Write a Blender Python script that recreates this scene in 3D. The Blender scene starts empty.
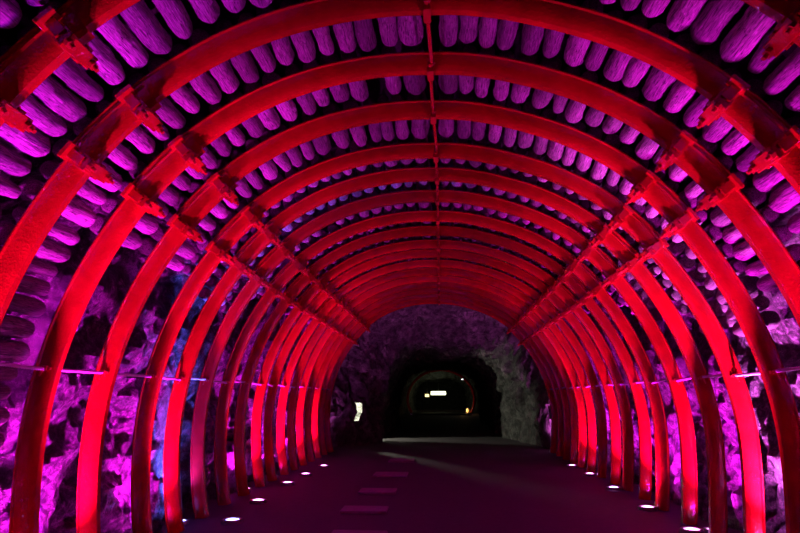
import bpy, bmesh, math, random
import numpy as np
from mathutils import Vector, Matrix, noise

random.seed(7)
scene = bpy.context.scene
C = scene.collection
EYE = 1.25

# ---------------------------------------------------------------- camera
cam = bpy.data.cameras.new('camera')
cam.sensor_width = 36.0
cam.lens = 27.0
cam.clip_start = 0.05
cam.clip_end = 200
camo = bpy.data.objects.new('camera', cam)
C.objects.link(camo)
f_ = Vector((41, -130.5, 600)).normalized()          # tunnel axis seen from the camera
u_ = Vector((0, f_.z, -f_.y)).normalized()
r_ = u_.cross(f_)
if r_.x < 0: r_ = -r_
ax = Vector((r_[0], f_[0], u_[0])); ay = Vector((r_[1], f_[1], u_[1])); az = Vector((r_[2], f_[2], u_[2]))
M = Matrix((ax, ay, -az)).transposed().to_4x4()
M.translation = Vector((0, 0, EYE))
camo.matrix_world = M
scene.camera = camo

# ---------------------------------------------------------------- world, exposure
w = bpy.data.worlds.new('world'); scene.world = w; w.use_nodes = True
w.node_tree.nodes['Background'].inputs[0].default_value = (0.006, 0.002, 0.008, 1)
w.node_tree.nodes['Background'].inputs[1].default_value = 0.05
scene.view_settings.view_transform = 'Standard'
scene.view_settings.look = 'None'
scene.view_settings.gamma = 1
scene.view_settings.exposure = 0.0

# lamp strengths
MAGENTA = (1.0, 0.006, 0.95)
VIOLET = (0.55, 0.004, 1.0)
WASH = (1.0, 0.010, 0.88)
BLUE = (0.10, 0.10, 1.0)
LAMP_W = 480.0
SPILL = 0.006
WALL_W = 720.0
BTILT = 0.0
BNARROW = 0.23

# ---------------------------------------------------------------- materials
def mat(name):
    m = bpy.data.materials.new(name); m.use_nodes = True
    n = m.node_tree.nodes; l = m.node_tree.links
    return m, n, l, n['Principled BSDF']

def ramp(n, stops):
    r = n.new('ShaderNodeValToRGB')
    e = r.color_ramp.elements
    while len(e) < len(stops): e.new(0.5)
    for k, (p, c) in enumerate(stops):
        e[k].position = p; e[k].color = (*c, 1)
    return r

def noise_node(n, l, scale, detail=4, coord='Object', rough=0.5, vec=None, dist=0.0):
    t = n.new('ShaderNodeTexNoise'); t.inputs['Scale'].default_value = scale
    t.inputs['Detail'].default_value = detail; t.inputs['Roughness'].default_value = rough
    t.inputs['Distortion'].default_value = dist
    if vec is None:
        tc = n.new('ShaderNodeTexCoord'); vec = tc.outputs[coord]
    l.new(vec, t.inputs['Vector'])
    return t

def bump(n, l, height, b, strength=0.5, dist=0.01, prev=None):
    k = n.new('ShaderNodeBump'); k.inputs['Strength'].default_value = strength
    k.inputs['Distance'].default_value = dist
    l.new(height, k.inputs['Height'])
    if prev: l.new(prev.outputs[0], k.inputs['Normal'])
    l.new(k.outputs[0], b.inputs['Normal'])
    return k

def red_paint():
    m, n, l, b = mat('red_steel_paint')
    t = noise_node(n, l, 9, 5)
    r = ramp(n, [(0.3, (0.28, 0.0018, 0.005)), (0.7, (0.40, 0.0026, 0.008))])
    l.new(t.outputs['Fac'], r.inputs[0]); l.new(r.outputs[0], b.inputs['Base Color'])
    b.inputs['Roughness'].default_value = 0.24
    b.inputs['Specular IOR Level'].default_value = 0.15
    b.inputs['Coat Weight'].default_value = 1.0
    b.inputs['Coat IOR'].default_value = 1.9
    b.inputs['Coat Roughness'].default_value = 0.13
    t2 = noise_node(n, l, 70, 2, rough=0.6)
    kb = bump(n, l, t2.outputs['Fac'], b, 0.6, 0.006)
    # coarse sparkling grain in the thick enamel: every grain faces its own way
    tc = n.new('ShaderNodeTexCoord'); vo = n.new('ShaderNodeTexVoronoi'); vo.inputs['Scale'].default_value = 135
    l.new(tc.outputs['Object'], vo.inputs['Vector'])
    sb = n.new('ShaderNodeVectorMath'); sb.operation = 'SUBTRACT'; sb.inputs[1].default_value = (.5, .5, .5)
    sc = n.new('ShaderNodeVectorMath'); sc.operation = 'SCALE'; sc.inputs['Scale'].default_value = 0.30
    ge = n.new('ShaderNodeNewGeometry'); ad = n.new('ShaderNodeVectorMath'); ad.operation = 'ADD'
    nm = n.new('ShaderNodeVectorMath'); nm.operation = 'NORMALIZE'
    l.new(vo.outputs['Color'], sb.inputs[0]); l.new(sb.outputs[0], sc.inputs[0])
    l.new(ge.outputs['Normal'], ad.inputs[0]); l.new(sc.outputs[0], ad.inputs[1])
    l.new(ad.outputs[0], nm.inputs[0]); l.new(nm.outputs[0], b.inputs['Coat Normal'])
    gm = noise_node(n, l, 3.0, 2)
    mr = n.new('ShaderNodeMapRange'); mr.inputs[1].default_value = .40; mr.inputs[2].default_value = .56
    l.new(gm.outputs['Fac'], mr.inputs[0]); l.new(mr.outputs[0], b.inputs['Coat Weight'])
    return m

def wood():
    m, n, l, b = mat('round_timber')
    tc = n.new('ShaderNodeTexCoord'); mp = n.new('ShaderNodeMapping')
    oi = n.new('ShaderNodeObjectInfo')
    ad = n.new('ShaderNodeVectorMath'); ad.operation = 'ADD'
    sc = n.new('ShaderNodeMath'); sc.operation = 'MULTIPLY'; sc.inputs[1].default_value = 37
    l.new(oi.outputs['Random'], sc.inputs[0])
    l.new(tc.outputs['Object'], ad.inputs[0]); l.new(sc.outputs[0], ad.inputs[1])
    l.new(ad.outputs[0], mp.inputs['Vector'])
    mp.inputs['Scale'].default_value = (1, 0.6, 1)
    t = noise_node(n, l, 9, 6, vec=mp.outputs[0], rough=0.6, dist=0.6)
    r = ramp(n, [(0.34, (0.008, 0.006, 0.008)), (0.46, (0.13, 0.11, 0.12)), (0.62, (0.26, 0.22, 0.24)), (0.72, (0.50, 0.46, 0.50))])
    l.new(t.outputs['Fac'], r.inputs[0])
    # each pole weathered a little differently
    hv = n.new('ShaderNodeMath'); hv.operation = 'MULTIPLY_ADD'
    hv.inputs[1].default_value = 1.0; hv.inputs[2].default_value = 0.45
    l.new(oi.outputs['Random'], hv.inputs[0])
    mx = n.new('ShaderNodeVectorMath'); mx.operation = 'SCALE'
    l.new(r.outputs[0], mx.inputs[0]); l.new(hv.outputs[0], mx.inputs['Scale'])
    l.new(mx.outputs[0], b.inputs['Base Color'])
    b.inputs['Roughness'].default_value = 0.7
    t2 = noise_node(n, l, 40, 5, vec=mp.outputs[0])
    bump(n, l, t2.outputs['Fac'], b, 0.6, 0.008)
    return m

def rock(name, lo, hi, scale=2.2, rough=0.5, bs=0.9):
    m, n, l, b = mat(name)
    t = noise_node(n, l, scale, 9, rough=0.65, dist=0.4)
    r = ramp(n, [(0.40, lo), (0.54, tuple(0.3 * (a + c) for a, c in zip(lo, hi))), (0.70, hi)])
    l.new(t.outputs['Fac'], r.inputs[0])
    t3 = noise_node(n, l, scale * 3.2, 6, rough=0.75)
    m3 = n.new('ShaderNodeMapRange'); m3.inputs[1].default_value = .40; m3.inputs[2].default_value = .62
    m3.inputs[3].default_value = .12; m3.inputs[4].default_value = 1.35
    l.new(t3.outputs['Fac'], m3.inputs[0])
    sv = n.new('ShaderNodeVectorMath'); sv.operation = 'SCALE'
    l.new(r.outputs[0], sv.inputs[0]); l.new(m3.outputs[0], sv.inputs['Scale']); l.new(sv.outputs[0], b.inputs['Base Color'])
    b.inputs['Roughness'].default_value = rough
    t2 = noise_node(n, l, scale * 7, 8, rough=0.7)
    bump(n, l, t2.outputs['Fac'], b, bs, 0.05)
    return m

def simple(name, col, rough=0.5, metal=0.0, bscale=0, bstr=0.3):
    m, n, l, b = mat(name)
    t = noise_node(n, l, 14, 4)
    r = ramp(n, [(0.3, tuple(c * 0.75 for c in col)), (0.7, col)])
    l.new(t.outputs['Fac'], r.inputs[0]); l.new(r.outputs[0], b.inputs['Base Color'])
    b.inputs['Roughness'].default_value = rough; b.inputs['Metallic'].default_value = metal
    if bscale:
        t2 = noise_node(n, l, bscale, 5, rough=0.65)
        bump(n, l, t2.outputs['Fac'], b, bstr, 0.01)
    return m

def emit(name, col, s):
    m, n, l, b = mat(name)
    b.inputs['Base Color'].default_value = (0.6, 0.6, 0.6, 1)
    b.inputs['Emission Color'].default_value = (*col, 1)
    b.inputs['Emission Strength'].default_value = s
    return m

RED = red_paint()
WOOD = wood()
ROCK = rock('mine_rock', (0.004, 0.004, 0.004), (0.42, 0.40, 0.42), 16.0, 0.33, 1.0)
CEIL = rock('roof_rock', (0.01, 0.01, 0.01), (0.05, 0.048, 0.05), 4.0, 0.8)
DROCK = rock('dark_gallery_rock', (0.05, 0.05, 0.045), (0.26, 0.26, 0.235), 1.6, 0.7)
FLOOR = simple('gravel_floor', (0.07, 0.06, 0.065), 0.75, 0, 60, 0.5)
SLAB = simple('pale_concrete', (0.26, 0.23, 0.25), 0.75, 0, 40, 0.3)
REBAR = simple('bare_rebar', (0.75, 0.68, 0.70), 0.42, 0.35)
BOLT = simple('dark_red_bolt', (0.45, 0.006, 0.014), 0.4, 0.2)
HOUSE = simple('lamp_housing', (0.30, 0.30, 0.32), 0.35, 0.8)

# ---------------------------------------------------------------- helpers
def obj(name, bm, material, parent=None, smooth=None):
    me = bpy.data.meshes.new(name)
    bmesh.ops.recalc_face_normals(bm, faces=bm.faces)
    bm.to_mesh(me); bm.free()
    me.materials.append(material)
    if smooth is not None:
        for p in me.polygons: p.use_smooth = True
        if smooth > 0: me.set_sharp_from_angle(angle=math.radians(smooth))
    o = bpy.data.objects.new(name, me); C.objects.link(o)
    if parent: o.parent = parent
    return o

def empty(name, loc=(0, 0, 0)):
    o = bpy.data.objects.new(name, None); C.objects.link(o); o.location = loc
    o.empty_display_size = 0.1
    return o

def tag(o, label=None, cat=None, group=None, kind=None):
    if label: o['label'] = label
    if cat: o['category'] = cat
    if group: o['group'] = group
    if kind: o['kind'] = kind
    return o

def box(bm, o, ex, ey, ez, a, b, c):
    """box centred at o, axes ex ey ez, half sizes a b c"""
    vs = []
    for sx in (-1, 1):
        for sy in (-1, 1):
            for sz in (-1, 1):
                vs.append(bm.verts.new(o + ex * a * sx + ey * b * sy + ez * c * sz))
    for q in ((0, 1, 3, 2), (4, 6, 7, 5), (0, 4, 5, 1), (2, 3, 7, 6), (0, 2, 6, 4), (1, 5, 7, 3)):
        bm.faces.new([vs[k] for k in q])

def tube(bm, p0, p1, radii, seg=10, ts=None):
    d = (p1 - p0); L = d.length; d.normalize()
    a = d.orthogonal().normalized(); b = d.cross(a)
    n = len(radii); rings = []
    for k, r in enumerate(radii):
        t = (k / (n - 1)) if ts is None else ts[k]
        c = p0 + d * L * t
        rings.append([bm.verts.new(c + (a * math.cos(2 * math.pi * j / seg) + b * math.sin(2 * math.pi * j / seg)) * r) for j in range(seg)])
    for k in range(n - 1):
        for j in range(seg):
            bm.faces.new((rings[k][j], rings[k][(j + 1) % seg], rings[k + 1][(j + 1) % seg], rings[k + 1][j]))
    bm.faces.new(rings[0]); bm.faces.new(rings[-1])

WORDS = ['zeroth', 'first', 'second', 'third', 'fourth', 'fifth', 'sixth', 'seventh', 'eighth', 'ninth', 'tenth', 'eleventh',
         'twelfth', 'thirteenth', 'fourteenth', 'fifteenth', 'sixteenth', 'seventeenth', 'eighteenth', 'nineteenth', 'twentieth',
         'twenty-first', 'twenty-second', 'twenty-third', 'twenty-fourth', 'twenty-fifth', 'twenty-sixth', 'twenty-seventh',
         'twenty-eighth', 'twenty-ninth', 'thirtieth', 'thirty-first', 'thirty-second', 'thirty-third', 'thirty-fourth', 'thirty-fifth', 'thirty-sixth', 'thirty-seventh', 'thirty-eighth', 'thirty-ninth', 'fortieth']

# ---------------------------------------------------------------- arch shape
YS = [1.75, 2.45, 3.155, 3.835, 4.53, 5.36, 5.98, 6.68, 7.47, 8.18, 8.93, 9.55, 10.3, 11.0, 11.7, 12.4, 13.1, 13.8, 14.54]
SL = [1.0, 1.0, 1.0, 1.0, 1.0, 1.01, 1.01, 1.02, 1.035] + [1.035] * 10
SR = [0.97, 0.97, 0.97, 0.97, 0.975, 1.02, 1.015, 1.025, 1.03, 1.045] + [1.05] * 9
TL = ([0, 13, 31, 42, 50, 57, 64, 75, 83, 91, 96, 102, 108, 119], [2.2, 2.235, 2.31, 2.35, 2.375, 2.39, 2.41, 2.455, 2.495, 2.54, 2.57, 2.61, 2.66, 2.78])
TR = ([0, 18, 30, 40, 50, 56, 66, 73, 83, 91, 96, 104, 112, 120], [2.2, 2.18, 2.2, 2.22, 2.235, 2.24, 2.265, 2.30, 2.355, 2.41, 2.445, 2.50, 2.585, 2.72])
_deg = np.arange(0, 121, 1.0)
def _sm(t):
    v = np.interp(_deg, *t); k = np.ones(9) / 9
    p = np.concatenate([v[:4][::-1], v, v[-1] + (v[-1] - v[-2]) * np.arange(1, 5)])
    return np.convolve(p, k, 'valid')
RL, RR = _sm(TL), _sm(TR)
RL[:12] += (RR[0] - RL[0]) * np.linspace(1, 0, 12)

def rad(phi):
    a = abs(phi)
    return float(np.interp(a, _deg, RL if phi < 0 else RR))

def pos(i, phi, dr=0.0, y=None):
    s = SL[i] if phi < 0 else SR[i]
    r = rad(phi) + dr
    a = math.radians(phi)
    return Vector((r * math.sin(a) * s, YS[i] if y is None else y, EYE + r * math.cos(a)))

def frame(i, phi):
    """tangent (towards the foot), outward normal at an angle"""
    d = 0.5
    t = (pos(i, phi + d) - pos(i, phi - d)).normalized()
    nrm = Vector((-t.z, 0, t.x))
    if nrm.dot(Vector((math.sin(math.radians(phi)), 0, math.cos(math.radians(phi))))) < 0: nrm = -nrm
    return t, nrm

PROF = [(-.078, .122), (-.082, .110), (-.070, .102), (-.066, .078), (-.056, .040), (-.040, .013), (-.024, 0), (.024, 0), (.040, .013), (.056, .040),
        (.066, .078), (.070, .102), (.082, .110), (.078, .122), (.054, .119), (.052, .085), (.028, .030), (-.028, .030), (-.052, .085), (-.054, .119)]

def sweep(i, phis, off, grow=0.0):
    bm = bmesh.new(); rings = []
    for ph in phis:
        t, nr = frame(i, ph)
        p = pos(i, ph)
        ring = []
        for (u, d) in PROF:
            ring.append(bm.verts.new(p + Vector((0, u, 0)) + nr * (d + off)))
        rings.append(ring)
    n = len(PROF)
    for k in range(len(rings) - 1):
        for j in range(n):
            bm.faces.new((rings[k][j], rings[k][(j + 1) % n], rings[k + 1][(j + 1) % n], rings[k + 1][j]))
    for R_ in (rings[0], rings[-1]):
        # end cap as quads of the channel section
        for j in range(9):
            pass
        a = R_
        for q in ((0, 1, 18, 19), (1, 2, 3, 18), (3, 4, 17, 18), (4, 5, 6, 17), (6, 7, 16, 17), (7, 8, 9, 16), (9, 10, 15, 16), (10, 11, 12, 15), (12, 13, 14, 15)):
            bm.faces.new([a[k] for k in q])
    return bm

def foot_phi(i, s):
    ph = 100.0
    while ph < 120 and pos(i, s * ph).z > 0.0: ph += 0.2
    return ph

X, Yv, Z = Vector((1, 0, 0)), Vector((0, 1, 0)), Vector((0, 0, 1))

def clamp(i, phi, parent, half=0.040):
    t, nr = frame(i, phi)
    p = pos(i, phi)
    bm = bmesh.new()
    # saddle pressed over the channel, following its slanted sides
    for (u0, d0, u1, d1, th) in ((-.030, -.016, .030, -.016, .011), (-.034, -.012, -.070, .105, .010), (.034, -.012, .070, .105, .010)):
        a = Vector((0, u0, 0)) + nr * d0; b = Vector((0, u1, 0)) + nr * d1
        e = (b - a).normalized(); q = e.cross(t).normalized()
        box(bm, p + (a + b) / 2, e, q, t, (b - a).length / 2 + .006, th, half)
    for s in (-1, 1):                                   # ears with a raised rim
        box(bm, p + Yv * (.108 * s) + nr * .100, Yv, nr, t, .036, .014, half * 1.35)
        box(bm, p + Yv * (.094 * s) + nr * .046, Yv, nr, t, .017, .052, half * .75)
    box(bm, p - nr * .036, Yv, nr, t, .108, .017, half * .95)
    box(bm, p - nr * .010 - Yv * .075, Yv, nr, t, .022, .034, half * 1.1)
    box(bm, p + nr * .020 + Yv * .070, Yv, nr, t, .020, .030, half * 1.25)   # cross bar over the inner face
    bmesh.ops.bevel(bm, geom=bm.edges[:], offset=.003, segments=1, affect='EDGES')
    o = obj('clamp', bm, RED, parent)
    for s in (-1, 1):
        bm = bmesh.new()
        c = p + Yv * (.094 * s)
        tube(bm, c - nr * .105, c + nr * .14, [.011, .011], 8)
        tube(bm, c - nr * .078, c - nr * .050, [.023, .023], 6)
        tube(bm, c + nr * .118, c + nr * .137, [.019, .019], 6)
        obj('bolt', bm, BOLT, o)
    return o

ARCHDESC = {}
def phib(i):
    return -0.2 - ([1.2, 1.2, 1.1, .9, .6, .2] + [0] * 20)[i]

def build_arch(i):
    root = empty('steel_arch', (0, YS[i], 0))
    inv = Matrix.Translation((0, -YS[i], 0))
    kids = []
    for s, nm in ((-1, 'left'), (1, 'right')):
        fp = foot_phi(i, s)
        phis = [s * v for v in np.linspace(44, fp, 44)]
        kids.append(obj('leg', sweep(i, phis, -0.012), RED, None, 35))
    kids.append(obj('crown_beam', sweep(i, list(np.linspace(-58, 57, 70)), 0.022), RED, None, 35))
    for ph in (-57.0, -46.5, 45.5, 55.5):
        kids.append(clamp(i, ph, None))
    # bracket at the crown that takes the spacer struts
    bm = bmesh.new()
    p = pos(i, phib(i)); nr = Z
    box(bm, p + nr * .012, Yv, nr, X, .050, .012, .022)
    box(bm, p + nr * .050 - Yv * .058, Yv, nr, X, .008, .050, .020)
    box(bm, p + nr * .050 + Yv * .058, Yv, nr, X, .008, .050, .020)
    tube(bm, p - Yv * .085 + nr * .045, p + Yv * .085 + nr * .045, [.018, .018], 6)
    kids.append(obj('strut_bracket', bm, BOLT, None))
    # hooks on the flanks that hold the side tie bars
    for s in (-1, 1):
        ph = s * 86.0
        t, nr = frame(i, ph); p = pos(i, ph)
        bm = bmesh.new()
        for k in (-1, 1):
            c = p + nr * .055 + Yv * (.062 * k)
            box(bm, c, Yv, nr, t, .014, .022, .014)
            tube(bm, c + Yv * (.008 * k) - t * s * .005, c + Yv * (.026 * k) + t * s * .055, [.008, .006], 6)
        box(bm, p + nr * .024, Yv, nr, t, .066, .009, .008)
        kids.append(obj('tie_hook', bm, BOLT, None))
    for k in kids:
        k.parent = root
        k.matrix_parent_inverse = inv
    return root

# ---------------------------------------------------------------- the setting
def plane_grid(name, x0, x1, y0, y1, dx, dy, amp, material, z=0.0):
    bm = bmesh.new(); nx = int((x1 - x0) / dx); ny = int((y1 - y0) / dy); g = []
    for a in range(ny + 1):
        row = []
        for b in range(nx + 1):
            x = x0 + (x1 - x0) * b / nx; y = y0 + (y1 - y0) * a / ny
            h = noise.noise(Vector((x * 1.3, y * 1.3, 3))) * amp + noise.noise(Vector((x * 6, y * 6, 3))) * amp * .35
            row.append(bm.verts.new((x, y, z + min(0, h - amp * .8))))
        g.append(row)
    for a in range(ny):
        for b in range(nx):
            bm.faces.new((g[a][b], g[a][b + 1], g[a + 1][b + 1], g[a + 1][b]))
    o = obj(name, bm, material, None, 0)
    return o
tag(plane_grid('floor', -5.2, 4.2, 0.4, 64, .12, .2, .012, FLOOR), kind='structure')

def rockd(p, amp):
    q = p * 1.0
    a = noise.fractal(q * 0.9, 0.8, 2.1, 4) * 0.55
    b = noise.ridged_multi_fractal(q * 1.7 + Vector((7, 3, 1)), 0.9, 2.1, 4, 0.9, 2.0)
    c = noise.noise(q * 5.0) * 0.22 + noise.noise(q * 11.0) * 0.16 + noise.noise(q * 23.0) * 0.07
    return amp * (a + (b - 1.1) * 0.35 + c)

ENDL = [112, 114, 112, 62, 64, 63, 66, 68, 60, 50, 60, 52, 60, 50, 60, 60, 50, 60]
ENDR = [90, 90, 80, 72, 76, 74, 72, 70, 62, 66, 60, 60, 56, 60, 54, 60, 60, 60]
def shell_radius(y, phi):
    i = max(0, min(len(YS) - 1, int(np.searchsorted(YS, y)) - 0))
    s = SL[i] if phi < 0 else SR[i]
    a = abs(phi)
    b = max(0, min(len(YS) - 2, i - 1))
    near_ = [(ENDL if phi < 0 else ENDR)[q] for q in {max(0, b - (y - YS[b] < .25)), b, min(len(YS) - 2, b + (YS[b + 1] - y < .25))}]
    end = max(near_) + 5
    out = 0.52 - 0.15 * max(0, min(1, (a - end) / 6))
    return rad(max(-120, min(120, phi))) * (1 + (s - 1) * abs(math.sin(math.radians(phi)))) + out

def rock_shell(name, p0, p1, y0, y1, dphi, dy, amp, material=None):
    bm = bmesh.new(); np_ = int(abs(p1 - p0) / dphi); ny = int((y1 - y0) / dy); g = []
    for a in range(ny + 1):
        row = []
        y = y0 + (y1 - y0) * a / ny
        for b in range(np_ + 1):
            ph = p0 + (p1 - p0) * b / np_
            an = math.radians(ph)
            r = shell_radius(y, ph)
            q = Vector((r * math.sin(an), y, EYE + r * math.cos(an)))
            d = rockd(q, amp)
            d = max(-0.19 if shell_radius(y, ph) - rad(max(-120, min(120, ph))) < .42 else -0.13, d)
            r += d
            row.append(bm.verts.new((r * math.sin(an), y, EYE + r * math.cos(an))))
        g.append(row)
    for a in range(ny):
        for b in range(np_):
            bm.faces.new((g[a][b], g[a][b + 1], g[a + 1][b + 1], g[a + 1][b]))
    return tag(obj(name, bm, material or ROCK, None, 30), kind='structure')

rock_shell('wall_left', -118, -52, 1.2, 15.0, 0.8, .04, 0.30)
rock_shell('wall_right', 52, 120, 1.2, 15.0, 0.8, .04, 0.30)
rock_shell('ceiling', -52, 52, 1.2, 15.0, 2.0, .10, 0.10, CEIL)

# unlined gallery beyond the last arch: rings of (Y, left half width, right half width, height above floor)
RINGS = [(15.0, 2.95, 2.85, 3.95), (15.8, 2.85, 2.75, 3.95), (16.4, 2.5, 2.6, 3.85), (17.0, 2.05, 2.6, 3.60), (17.6, 1.78, 2.45, 3.15), (18.1, 1.85, 2.25, 2.85), (18.35, 2.1, 2.25, 2.85),
         (19.5, 1.9, 2.15, 2.75), (22, 1.9, 2.0, 2.65), (26, 2.0, 2.2, 2.75), (32, 2.2, 2.0, 2.7), (40, 2.9, 2.9, 3.6), (52, 3.0, 3.0, 3.7), (62, 2.6, 2.6, 2.9)]
def gal(y):
    a = np.array(RINGS)
    return [float(np.interp(y, a[:, 0], a[:, k])) for k in (1, 2, 3)]
def gal_point(y, t):
    """t from 0 (left foot) over 0.5 (crown) to 1 (right foot); squarish rock section"""
    wl, wr, h = gal(y)
    a = math.pi * (1 - t)
    c, s = math.cos(a), math.sin(a)
    e = 0.55
    x = math.copysign(abs(c) ** e, c) * (wr if c > 0 else wl)
    z = (abs(s) ** 0.62) * h
    return Vector((x, y, z))
def gallery(name, t0, t1, y0, y1, dy, nt, hole=None):
    bm = bmesh.new(); ny = int((y1 - y0) / dy); g = []
    for a in range(ny + 1):
        y = y0 + (y1 - y0) * a / ny; row = []
        for b in range(nt + 1):
            t = t0 + (t1 - t0) * b / nt
            p = gal_point(y, t)
            c = Vector((0, y, 1.0)); d = (p - c).normalized()
            amp = 0.42 if y < 30 else .3
            k = rockd(p * 0.9, amp)
            p = p + d * max(k, -.22)
            if t <= 0.001 or t >= .999: p.z = -0.05
            row.append(bm.verts.new(p))
        g.append(row)
    for a in range(ny):
        for b in range(nt):
            q = (g[a][b], g[a][b + 1], g[a + 1][b + 1], g[a + 1][b])
            c = sum((v.co for v in q), Vector()) / 4
            if hole and hole(c): continue
            bm.faces.new(q)
    return tag(obj(name, bm, DROCK, None, 30), kind='structure')
def holes(c):
    if 18.45 < c.y < 19.25 and c.z < 1.75: return True
    # narrow gap through the rock that shows the lit side passage
    return 16.50 < c.y < 16.60 and 0.68 < c.z < 1.12
gallery('wall_left', 0.0, 0.33, 15.0, 22.0, .045, 60, holes)
gallery('ceiling', 0.33, 0.67, 15.0, 22.0, .08, 60)
gallery('wall_right', 0.67, 1.0, 15.0, 22.0, .07, 50)
gallery('wall_left', 0.0, 0.33, 22.0, 62.0, .2, 26)
gallery('ceiling', 0.33, 0.67, 22.0, 62.0, .2, 40)
gallery('wall_right', 0.67, 1.0, 22.0, 62.0, .2, 26)
# side passage on the left and the far end wall
bm = bmesh.new()
def rockquad(bm, a, b, c, n, m, amp, nrm):
    g = []
    for i in range(n + 1):
        g.append([])
        for j in range(m + 1):
            p = a + (b - a) * i / n + (c - a) * j / m
            g[-1].append(bm.verts.new(p + nrm * rockd(p, amp)))
    for i in range(n):
        for j in range(m):
            bm.faces.new((g[i][j], g[i + 1][j], g[i + 1][j + 1], g[i][j + 1]))
V = Vector
rockquad(bm, V((-5, 20.0, -.1)), V((-2.0, 20.0, -.1)), V((-5, 20.0, 2.7)), 26, 24, .18, V((0, 1, 0)))
rockquad(bm, V((-5, 16.9, -.1)), V((-3.2, 16.9, -.1)), V((-5, 16.9, 2.7)), 16, 24, .12, V((0, 1, 0)))
rockquad(bm, V((-4.9, 16.8, -.1)), V((-4.9, 20.1, -.1)), V((-4.9, 16.8, 2.7)), 26, 24, .18, V((1, 0, 0)))
rockquad(bm, V((-5, 16.0, 2.6)), V((-5, 20.1, 2.6)), V((-2.2, 16.0, 2.6)), 26, 24, .18, V((0, 0, 1)))
rockquad(bm, V((-3.2, 15.9, -.1)), V((-3.2, 17.0, -.1)), V((-3.2, 15.9, 2.7)), 10, 24, .10, V((1, 0, 0)))
PALE = rock('pale_passage_rock', (0.35, 0.36, 0.32), (0.75, 0.75, 0.70), 2.0, 0.8)
tag(obj('wall_side', bm, PALE, None, 30), kind='structure')
bm = bmesh.new()
rockquad(bm, V((-4, 62.0, -.1)), V((4, 62.0, -.1)), V((-4, 62.0, 4.5)), 50, 30, .5, V((0, 1, 0)))
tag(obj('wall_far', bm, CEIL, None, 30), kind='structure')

# ---------------------------------------------------------------- arches
n_arch = len(YS)
for i in range(n_arch):
    a = build_arch(i)
    k = WORDS[n_arch - i]
    if i == 0:   lab = 'red steel arch nearest the camera, mostly outside the picture'
    elif i == 1: lab = 'red steel arch cut by the upper picture corners, in front of all full arches'
    elif i == 2: lab = 'largest red steel arch whose crown touches the top picture edge'
    elif i == n_arch - 1: lab = 'last red steel arch, framing the dark unlined rock gallery'
    elif i <= 9: lab = 'red steel tunnel arch, %s behind the one touching the top edge' % WORDS[i - 2]
    else:        lab = 'small red steel arch, %s counted from the dark gallery end' % k
    tag(a, lab, 'tunnel arch', 'red steel arches lining the tunnel')

# spacer struts at the crown
for i in range(n_arch - 1):
    L = YS[i + 1] - YS[i]
    p0 = pos(i, phib(i)) + Z * .045; p1 = pos(i + 1, phib(i + 1)) + Z * .045
    dx = [0, 0, .012, .0, .012, 0, 0, 0][i] if i < 8 else 0
    a = V((p0.x, p0.y + .060, p0.z)); b = V((p1.x + dx, p1.y - .060, p1.z))
    bm = bmesh.new()
    tube(bm, a, b, [.013] * 2, 10)
    d = (b - a).normalized()
    tube(bm, a + d * .03, a + d * .05, [.024, .024], 6)
    tube(bm, b - d * .05, b - d * .03, [.024, .024], 6)
    for v in bm.verts: v.co -= a
    o = obj('spacer_strut', bm, RED, None, 35); o.location = a
    tag(o, 'short red spacer strut at the crown, joining the %s and %s arches from the camera' % (WORDS[i + 1], WORDS[i + 2]),
        'strut', 'spacer struts along the crown')

# ribbed tie bars between the legs on both sides
for s in (-1, 1):
    for i in range(n_arch - 1):
        ph = s * 86.0
        t0, n0 = frame(i, ph); t1, n1 = frame(i + 1, ph)
        a = pos(i, ph) + n0 * .055 + Yv * .070; b = pos(i + 1, ph) + n1 * .055 - Yv * .070
        a += Z * random.uniform(-.01, .02); b += Z * random.uniform(-.02, .01)
        m = max(8, int((b - a).length / .011))
        bm = bmesh.new()
        tube(bm, a, b, [.0085 if k % 2 else .0125 for k in range(m)], 8)
        for v in bm.verts: v.co -= a
        o = obj('tie_bar', bm, REBAR, None); o.location = a
        tag(o, 'thin ribbed steel tie bar between %s legs, in the %s bay from the camera' % ('left' if s < 0 else 'right', WORDS[i + 1]),
            'tie bar', 'tie bars along the %s legs' % ('left' if s < 0 else 'right'))

# ---------------------------------------------------------------- round timber lagging
def log_mesh(seed):
    rnd = random.Random(seed)
    bm = bmesh.new(); seg = 14
    ts = [0, .004, .018, .045, .09] + [x for x in np.linspace(.15, .85, 14)] + [.91, .955, .982, .996, 1]
    e = [.35, .62, .82, .94, .99] + [1] * 14 + [.99, .94, .82, .62, .35]
    rings = []; bx = rnd.uniform(-.10, .10); bz = rnd.uniform(-.10, .10); tap = rnd.uniform(-.10, .10)
    for t, k in zip(ts, e):
        ring = []
        for j in range(seg):
            a = 2 * math.pi * j / seg
            q = V((math.cos(a) * .8 + seed * 5, t * 4.0, math.sin(a) * .8))
            r = k * (1 + tap * (t - .5) * 2) * (1 + .20 * noise.noise(q) + .09 * noise.noise(q * 3.1) + .05 * noise.noise(q * 7))
            bend = math.sin(math.pi * t)
            ring.append(bm.verts.new((r * math.cos(a) + bx * bend, t - .5, r * math.sin(a) + bz * bend)))
        rings.append(ring)
    for k in range(len(rings) - 1):
        for j in range(seg):
            bm.faces.new((rings[k][j], rings[k][(j + 1) % seg], rings[k + 1][(j + 1) % seg], rings[k + 1][j]))
    bm.faces.new(rings[0]); bm.faces.new(rings[-1])
    return bm
protos = []
for s in range(8):
    bm = log_mesh(s)
    bmesh.ops.recalc_face_normals(bm, faces=bm.faces)
    me = bpy.data.meshes.new('timber_pole'); bm.to_mesh(me); bm.free(); me.materials.append(WOOD)
    for p in me.polygons: p.use_smooth = True
    me.set_sharp_from_angle(angle=math.radians(50))
    protos.append(me)

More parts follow.
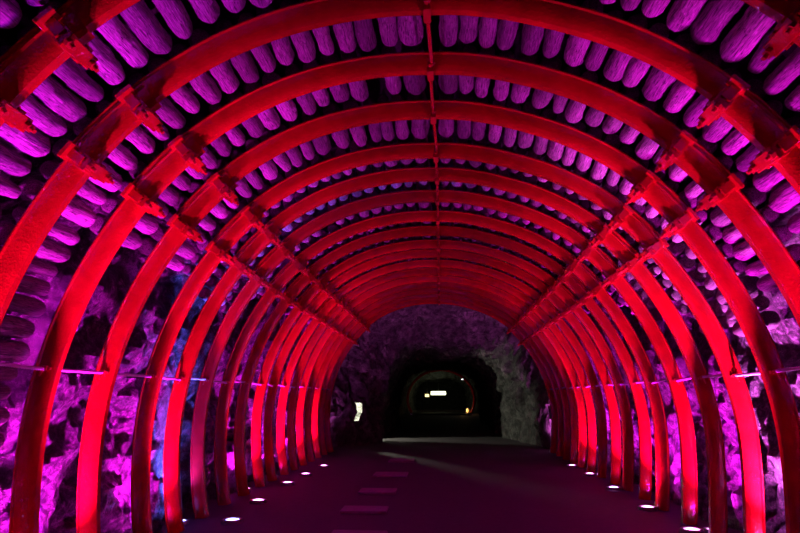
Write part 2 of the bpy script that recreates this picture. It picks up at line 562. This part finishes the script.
def to_px(p):
    c = p - V((0, 0, EYE))
    z = c.dot(az_w); return 400 + 600 * c.dot(ax_w) / z, 266.5 - 600 * c.dot(ay_w) / z
mw = camo.matrix_world.to_3x3()
ax_w, ay_w, az_w = mw.col[0], mw.col[1], -mw.col[2]
# lowest angle the poles reach in each bay, left and right
poles = []; stuff = []
rnd = random.Random(11)
for i in range(n_arch - 1):
    for s in (-1, 1):
        end = (ENDL if s < 0 else ENDR)[i]
        ph = 0.5 if s > 0 else 1.9
        cnt = 0
        while ph < end:
            rl = rnd.uniform(.052, .076)
            if s < 0 and cnt == 0: rl = .082
            if ph > 62: rl *= .92
            R = rad(s * ph) + .145 + rl
            half = math.degrees(rl / R)
            c = ph + half
            cnt += 1
            gap = rnd.uniform(.006, .034)
            ph = c + half + math.degrees(gap / R)
            if i == 3 and s < 0 and cnt == 3: continue        # the missing pole left of the crown
            if rnd.random() < .02: continue
            j1, j2 = rnd.uniform(-.02, .015), rnd.uniform(-.02, .015)
            da = rnd.uniform(-.2, .2)
            a = pos(i, s * c, .148 + rl + rnd.uniform(0, .02), YS[i] - .012 + j1 * .5)
            b = pos(i + 1, s * (c + da), .148 + rl + rnd.uniform(0, .03), YS[i + 1] - .10 + j2)
            rec = (i, s, cnt, a, b, rl, rnd.randrange(8), rnd.uniform(0, 6.28))
            vis = False
            for t in (0.0, .5, 1.0):
                p = a.lerp(b, t) 
                u, v = to_px(p)
                if (p.y > .5) and -12 < u < 812 and -12 < v < 560: vis = True
            if vis: poles.append(rec)
def matrix_for(a, b, rl, rot):
    d = (b - a); L = d.length
    q = V((0, 1, 0)).rotation_difference(d.normalized()).to_matrix().to_4x4()
    return Matrix.Translation((a + b) / 2) @ q @ Matrix.Rotation(rot, 4, 'Y') @ Matrix.Diagonal((rl, L, rl, 1))
poles.sort(key=lambda r: r[0])
near, far = poles[:300], poles[300:]
BAY = ['bay nearest the camera', 'second bay', 'third bay', 'fourth bay', 'fifth bay', 'sixth bay', 'seventh bay', 'eighth bay', 'ninth bay', 'tenth bay', 'eleventh bay', 'twelfth bay', 'thirteenth bay', 'fourteenth bay']
for (i, s, cnt, a, b, rl, k, rot) in near:
    o = bpy.data.objects.new('timber_pole', protos[k]); C.objects.link(o)
    o.matrix_world = matrix_for(a, b, rl, rot)
    tag(o, 'round timber lagging pole, %s %s of the crown strut in the %s' % (WORDS[cnt], 'left' if s < 0 else 'right', BAY[i]),
        'timber pole', 'timber lagging poles above the arches')
bmf = bmesh.new()
for (i, s, cnt, a, b, rl, k, rot) in far:
    n0 = len(bmf.verts)
    bmf.from_mesh(protos[k]); bmf.verts.ensure_lookup_table()
    Mx = matrix_for(a, b, rl, rot)
    for v in bmf.verts[n0:]: v.co = Mx @ v.co
tag(obj('timber_lagging', bmf, WOOD, None, 50), 'rows of small timber poles above the far arches, before the dark gallery', 'timber lagging', kind='stuff')

# ---------------------------------------------------------------- floor uplights
def uplight(x, y, col, power, label, name='floor_uplight', rr=.085, white=.25, lens=14, tilt=0.0):
    root = empty(name, (x, y, 0))
    bm = bmesh.new()
    prof = [(rr * .86, .022), (rr * .90, .030), (rr * 1.15, .030), (rr * 1.25, .020), (rr * 1.27, -.01), (rr * .86, -.01)]
    seg = 24; rings = [[bm.verts.new((r * math.cos(2 * math.pi * j / seg), r * math.sin(2 * math.pi * j / seg), z)) for j in range(seg)] for r, z in prof]
    for k in range(len(prof)):
        for j in range(seg):
            A, B = rings[k], rings[(k + 1) % len(prof)]
            bm.faces.new((A[j], A[(j + 1) % seg], B[(j + 1) % seg], B[j]))
    obj('housing', bm, HOUSE, root, 35)
    bm = bmesh.new()
    rings = []
    for k in range(5):
        r = rr * .86 * (1 - k / 5); z = .018 + .016 * math.sin(k / 5 * math.pi / 2)
        rings.append([bm.verts.new((r * math.cos(2 * math.pi * j / seg), r * math.sin(2 * math.pi * j / seg), z)) for j in range(seg)])
    for k in range(4):
        for j in range(seg): bm.faces.new((rings[k][j], rings[k][(j + 1) % seg], rings[k + 1][(j + 1) % seg], rings[k + 1][j]))
    bm.faces.new(rings[-1])
    e = tuple(c * (1 - white) + white for c in col)
    lo = obj('lens', bm, emit('lens_glow', e, lens), root, 35)
    L = bpy.data.lights.new('uplight_beam', 'SPOT'); L.energy = power; L.color = col
    L.spot_size = math.radians(96); L.spot_blend = 0.8; L.shadow_soft_size = .04
    lt = bpy.data.objects.new('uplight_beam', L); C.objects.link(lt); lt.parent = root
    lt.location = (0, 0, .09); lt.rotation_euler = (math.pi - math.radians(BTILT), 0, 0); lt.scale = (1, BNARROW, 1)
    L = bpy.data.lights.new('uplight_spill', 'SPOT'); L.energy = power * SPILL; L.color = col
    L.spot_size = math.radians(170); L.spot_blend = 0.5; L.shadow_soft_size = .04
    lt = bpy.data.objects.new('uplight_spill', L); C.objects.link(lt); lt.parent = root
    lt.location = (0, 0, .09); lt.rotation_euler = (math.pi, 0, 0)
    tag(root, label, 'floor light', 'floor uplights at the arch feet')
    return root

right = [(2.28, 1.95, MAGENTA, 1.0), (2.26, 3.30, MAGENTA, 1.0), (2.25, 4.70, MAGENTA, 1.1), (2.36, 6.27, MAGENTA, 1.1), (2.34, 7.46, MAGENTA, 1.0), (2.38, 8.99, VIOLET, .8),
         (2.42, 10.53, MAGENTA, .8), (2.39, 11.75, MAGENTA, .8)]
left = [(-2.22, 2.6, VIOLET, .9), (-2.2, 3.98, MAGENTA, .9), (-2.18, 5.45, MAGENTA, .9), (-2.15, 6.43, BLUE, 1.2), (-2.24, 7.62, MAGENTA, .9), (-2.27, 9.17, MAGENTA, .9),
        (-2.23, 10.2, MAGENTA, .8), (-2.16, 11.4, MAGENTA, .8)]
for side, lst in (('right', right), ('left', left)):
    for k, (x, y, c, p) in enumerate(lst):
        lab = 'glowing round floor uplight, %s from the camera along the %s legs' % (WORDS[k + 1], side)
        if c is BLUE: lab = 'blue glowing round floor uplight at the left legs'
        uplight(x, y, c, LAMP_W * p, lab)

def added_wall_light(s, k, col=MAGENTA, p=1.0, dy=.40, out=.22, fwd=.10, cone=92):  # mostly hidden floor lights, added to brighten alternate legs and the rock
    i = k + 1
    ph = s * 112.0
    x = (pos(i, ph) + frame(i, ph)[1] * .08).x
    y = YS[i] - dy
    lab = 'small round added wall washer in the floor before the %s %s leg from the camera' % (WORDS[i + 1], 'left' if s < 0 else 'right')
    root = uplight(x, y, col, 0.0, lab, name='added_washer', rr=.055, lens=10)
    for c in list(root.children):
        if c.type == 'LIGHT': bpy.data.objects.remove(c)
    L = bpy.data.lights.new('washer_beam', 'SPOT'); L.energy = WALL_W * p; L.color = col
    L.spot_size = math.radians(cone if dy > 0 else 130); L.spot_blend = 1.0; L.shadow_soft_size = .03
    lt = bpy.data.objects.new('washer_beam', L); C.objects.link(lt); lt.parent = root
    lt.location = (0, 0, .07); lt.rotation_euler = V((s * out if dy > 0 else -s * .25, fwd, 1)).to_track_quat('-Z', 'Y').to_euler()
    L = bpy.data.lights.new('washer_spill', 'SPOT'); L.energy = 10 * p; L.color = col
    L.spot_size = math.radians(172); L.spot_blend = 0.3; L.shadow_soft_size = .03
    lt = bpy.data.objects.new('washer_spill', L); C.objects.link(lt); lt.parent = root
    lt.location = (0, 0, .06); lt.rotation_euler = (math.pi, 0, 0)
    root['group'] = 'added wall washers between the legs'
for k, c, p in ((1, WASH, 1.6), (3, WASH, 1.3), (5, WASH, 1), (9, WASH, .9), (11, WASH, 1), (13, WASH, .9), (15, WASH, .7)):
    added_wall_light(-1, k, c, p)
for k, c, p in ((2, WASH, 1.6), (4, (1.0, .12, .95), 2.6), (6, WASH, 1), (8, WASH, 1), (10, WASH, .9), (12, WASH, .8), (13, WASH, .5)):
    added_wall_light(1, k, c, p)
added_wall_light(-1, 2, WASH, .8, .60, .55, -.22, 72)  # added to brighten the poles at the front left
added_wall_light(-1, 6, BLUE, .9, .35)  # added to tint the rock between the left legs blue
added_wall_light(1, 1, WASH, .8, .40, .5)
added_wall_light(-1, 17, (1.0, .12, .9), .16, -.45)  # added pair, brightens the rock roof past the last arch
added_wall_light(1, 17, (1.0, .12, .9), .4, -.45)

# ---------------------------------------------------------------- pale slabs let into the floor
for k, (x0, x1, y0, y1) in enumerate([(-1.04, -0.52, 5.75, 6.05), (-1.14, -0.62, 7.0, 7.35), (-1.12, -0.62, 8.35, 8.75), (-1.12, -0.56, 10.1, 10.6), (-1.05, -.55, 12.3, 12.9)]):
    bm = bmesh.new()
    box(bm, V((0, 0, 0)), X, Yv, Z, (x1 - x0) / 2, (y1 - y0) / 2, .014)
    bmesh.ops.bevel(bm, geom=bm.edges[:], offset=.006, segments=2, affect='EDGES')
    o = obj('paving_slab', bm, SLAB, None); o.location = ((x0 + x1) / 2, (y0 + y1) / 2, .004)
    tag(o, 'pale rectangular slab in the dark floor left of centre, %s from the camera' % WORDS[k + 1], 'paving slab', 'pale slabs in the floor')

# ---------------------------------------------------------------- side passage lamp
def bulkhead(name, loc, size, col, strength, power, label, rad_=.1, kind='POINT', hang=1.5):
    root = empty(name, loc)
    bm = bmesh.new()
    tube(bm, V((0, 0, .04)), V((0, 0, hang)), [.012, .012], 8)
    obj('hanger', bm, HOUSE, root)
    bm = bmesh.new(); box(bm, V((0, 0, .03)), X, Yv, Z, size[0] / 2, size[1] / 2, .02)
    bmesh.ops.bevel(bm, geom=bm.edges[:], offset=.008, segments=2, affect='EDGES')
    obj('housing', bm, HOUSE, root)
    bm = bmesh.new()
    tube(bm, V((-size[0] * .46, 0, -.01)), V((size[0] * .46, 0, -.01)), [size[1] * .12, size[1] * .3, size[1] * .3, size[1] * .12], 12, [0, .03, .97, 1])
    obj('tube', bm, emit('tube_glow', col, strength), root, 40)
    L = bpy.data.lights.new('lamp_light', kind); L.energy = power; L.color = col; L.shadow_soft_size = rad_
    lt = bpy.data.objects.new('lamp_light', L); C.objects.link(lt); lt.parent = root; lt.location = (0, 0, -.12)
    tag(root, label, 'lamp')
    return root
bulkhead('ceiling_lamp', (-3.3, 18.85, 1.45), (.6, .14), (1.0, 1.0, .80), 6, 380, 'white strip lamp hidden in the side passage on the left')

# ---------------------------------------------------------------- far end of the gallery
FY = 46.0
def far_arch(y, label):
    root = empty('steel_arch', (0, y, 0))
    kids = []
    for (t0, t1, nm) in ((-1, -.35, 'leg'), (.35, 1, 'leg'), (-.4, .4, 'crown_beam')):
        bm = bmesh.new(); rings = []
        for k in range(25):
            a = (t0 + (t1 - t0) * k / 24)
            ph = math.radians(a * 118)
            rr = 2.42 if nm == 'leg' else 2.44
            c = V((rr * math.sin(ph), 0, EYE + .85 * rr * math.cos(ph) - .15)); nr = V((math.sin(ph), 0, math.cos(ph)))
            if c.z < 0: c.z = 0
            rings.append([bm.verts.new(c + Yv * u + nr * d) for (u, d) in PROF])
        n = len(PROF)
        for k in range(24):
            for j in range(n): bm.faces.new((rings[k][j], rings[k][(j + 1) % n], rings[k + 1][(j + 1) % n], rings[k + 1][j]))
        o = obj(nm, bm, RED, root, 35)
    tag(root, label, 'tunnel arch', 'dim far arches deep in the gallery')
far_arch(45.2, 'nearer of the two tiny dim red arches deep in the dark gallery')
far_arch(46.6, 'farther of the two tiny dim red arches deep in the dark gallery')
uplight(-2.15, 44.4, MAGENTA, 30, 'tiny pink floor light at the left foot of the far arches', rr=.07, lens=3)
uplight(2.2, 44.5, MAGENTA, 6, 'tiny pink floor light at the right foot of the far arches', rr=.06, lens=1)
# amber lantern by the right wall
root = empty('lantern', (1.95, 46.0, 0))
bm = bmesh.new(); tube(bm, V((0, 0, 0)), V((0, 0, .12)), [.13, .13], 12); tube(bm, V((0, 0, .42)), V((0, 0, .50)), [.14, .05], 12)
for k in range(4):
    a = math.pi / 2 * k + .4
    tube(bm, V((.11 * math.cos(a), .11 * math.sin(a), .1)), V((.11 * math.cos(a), .11 * math.sin(a), .44)), [.012, .012], 6)
obj('frame', bm, HOUSE, root)
bm = bmesh.new(); tube(bm, V((0, 0, .12)), V((0, 0, .42)), [.05, .09, .09, .05], 12)
obj('glass', bm, emit('amber_glow', (1.0, .50, .10), 1.6), root, 40)
L = bpy.data.lights.new('lantern_light', 'POINT'); L.energy = 14; L.color = (1, .5, .15); L.shadow_soft_size = .1
lt = bpy.data.objects.new('lantern_light', L); C.objects.link(lt); lt.parent = root; lt.location = (-.25, -.1, .3)
tag(root, 'small amber glowing lantern on the floor at the far right wall', 'lantern')
bulkhead('work_lamp', (-0.25, 58.5, 1.62), (1.6, .62), (.93, 1.0, .62), 2.2, 1, 'bright white green strip lamp at the very end of the gallery', .2)
bulkhead('work_lamp', (-1.30, 57.5, 1.40), (.4, .42), (1.0, .80, .30), 3, 1, 'small yellow lamp just left of the bright end lamp', .1)
bulkhead('wall_lamp', (1.6, 45.6, 2.55), (.14, .12), (.9, .95, 1.0), 2.5, 3, 'tiny white lamp high on the right near the far arches', .05)
for (y, lab, hh) in ((43.6, 'nearer pale bar standing in for a lit strip of floor before the far arches', .05), (54.0, 'farther pale bar standing in for a lit strip of floor below the bright end lamp', .07)):  # raised pale bars stand in for strips of lit floor
    bm = bmesh.new(); box(bm, V((0, 0, 0)), X, Yv, Z, 2.1, .14, hh)
    bmesh.ops.bevel(bm, geom=bm.edges[:], offset=.012, segments=2, affect='EDGES')
    o = obj('lit_strip', bm, SLAB, None); o.location = (0, y, hh)
    tag(o, lab, 'lit_strip', 'pale bars standing in for lit strips of far floor')
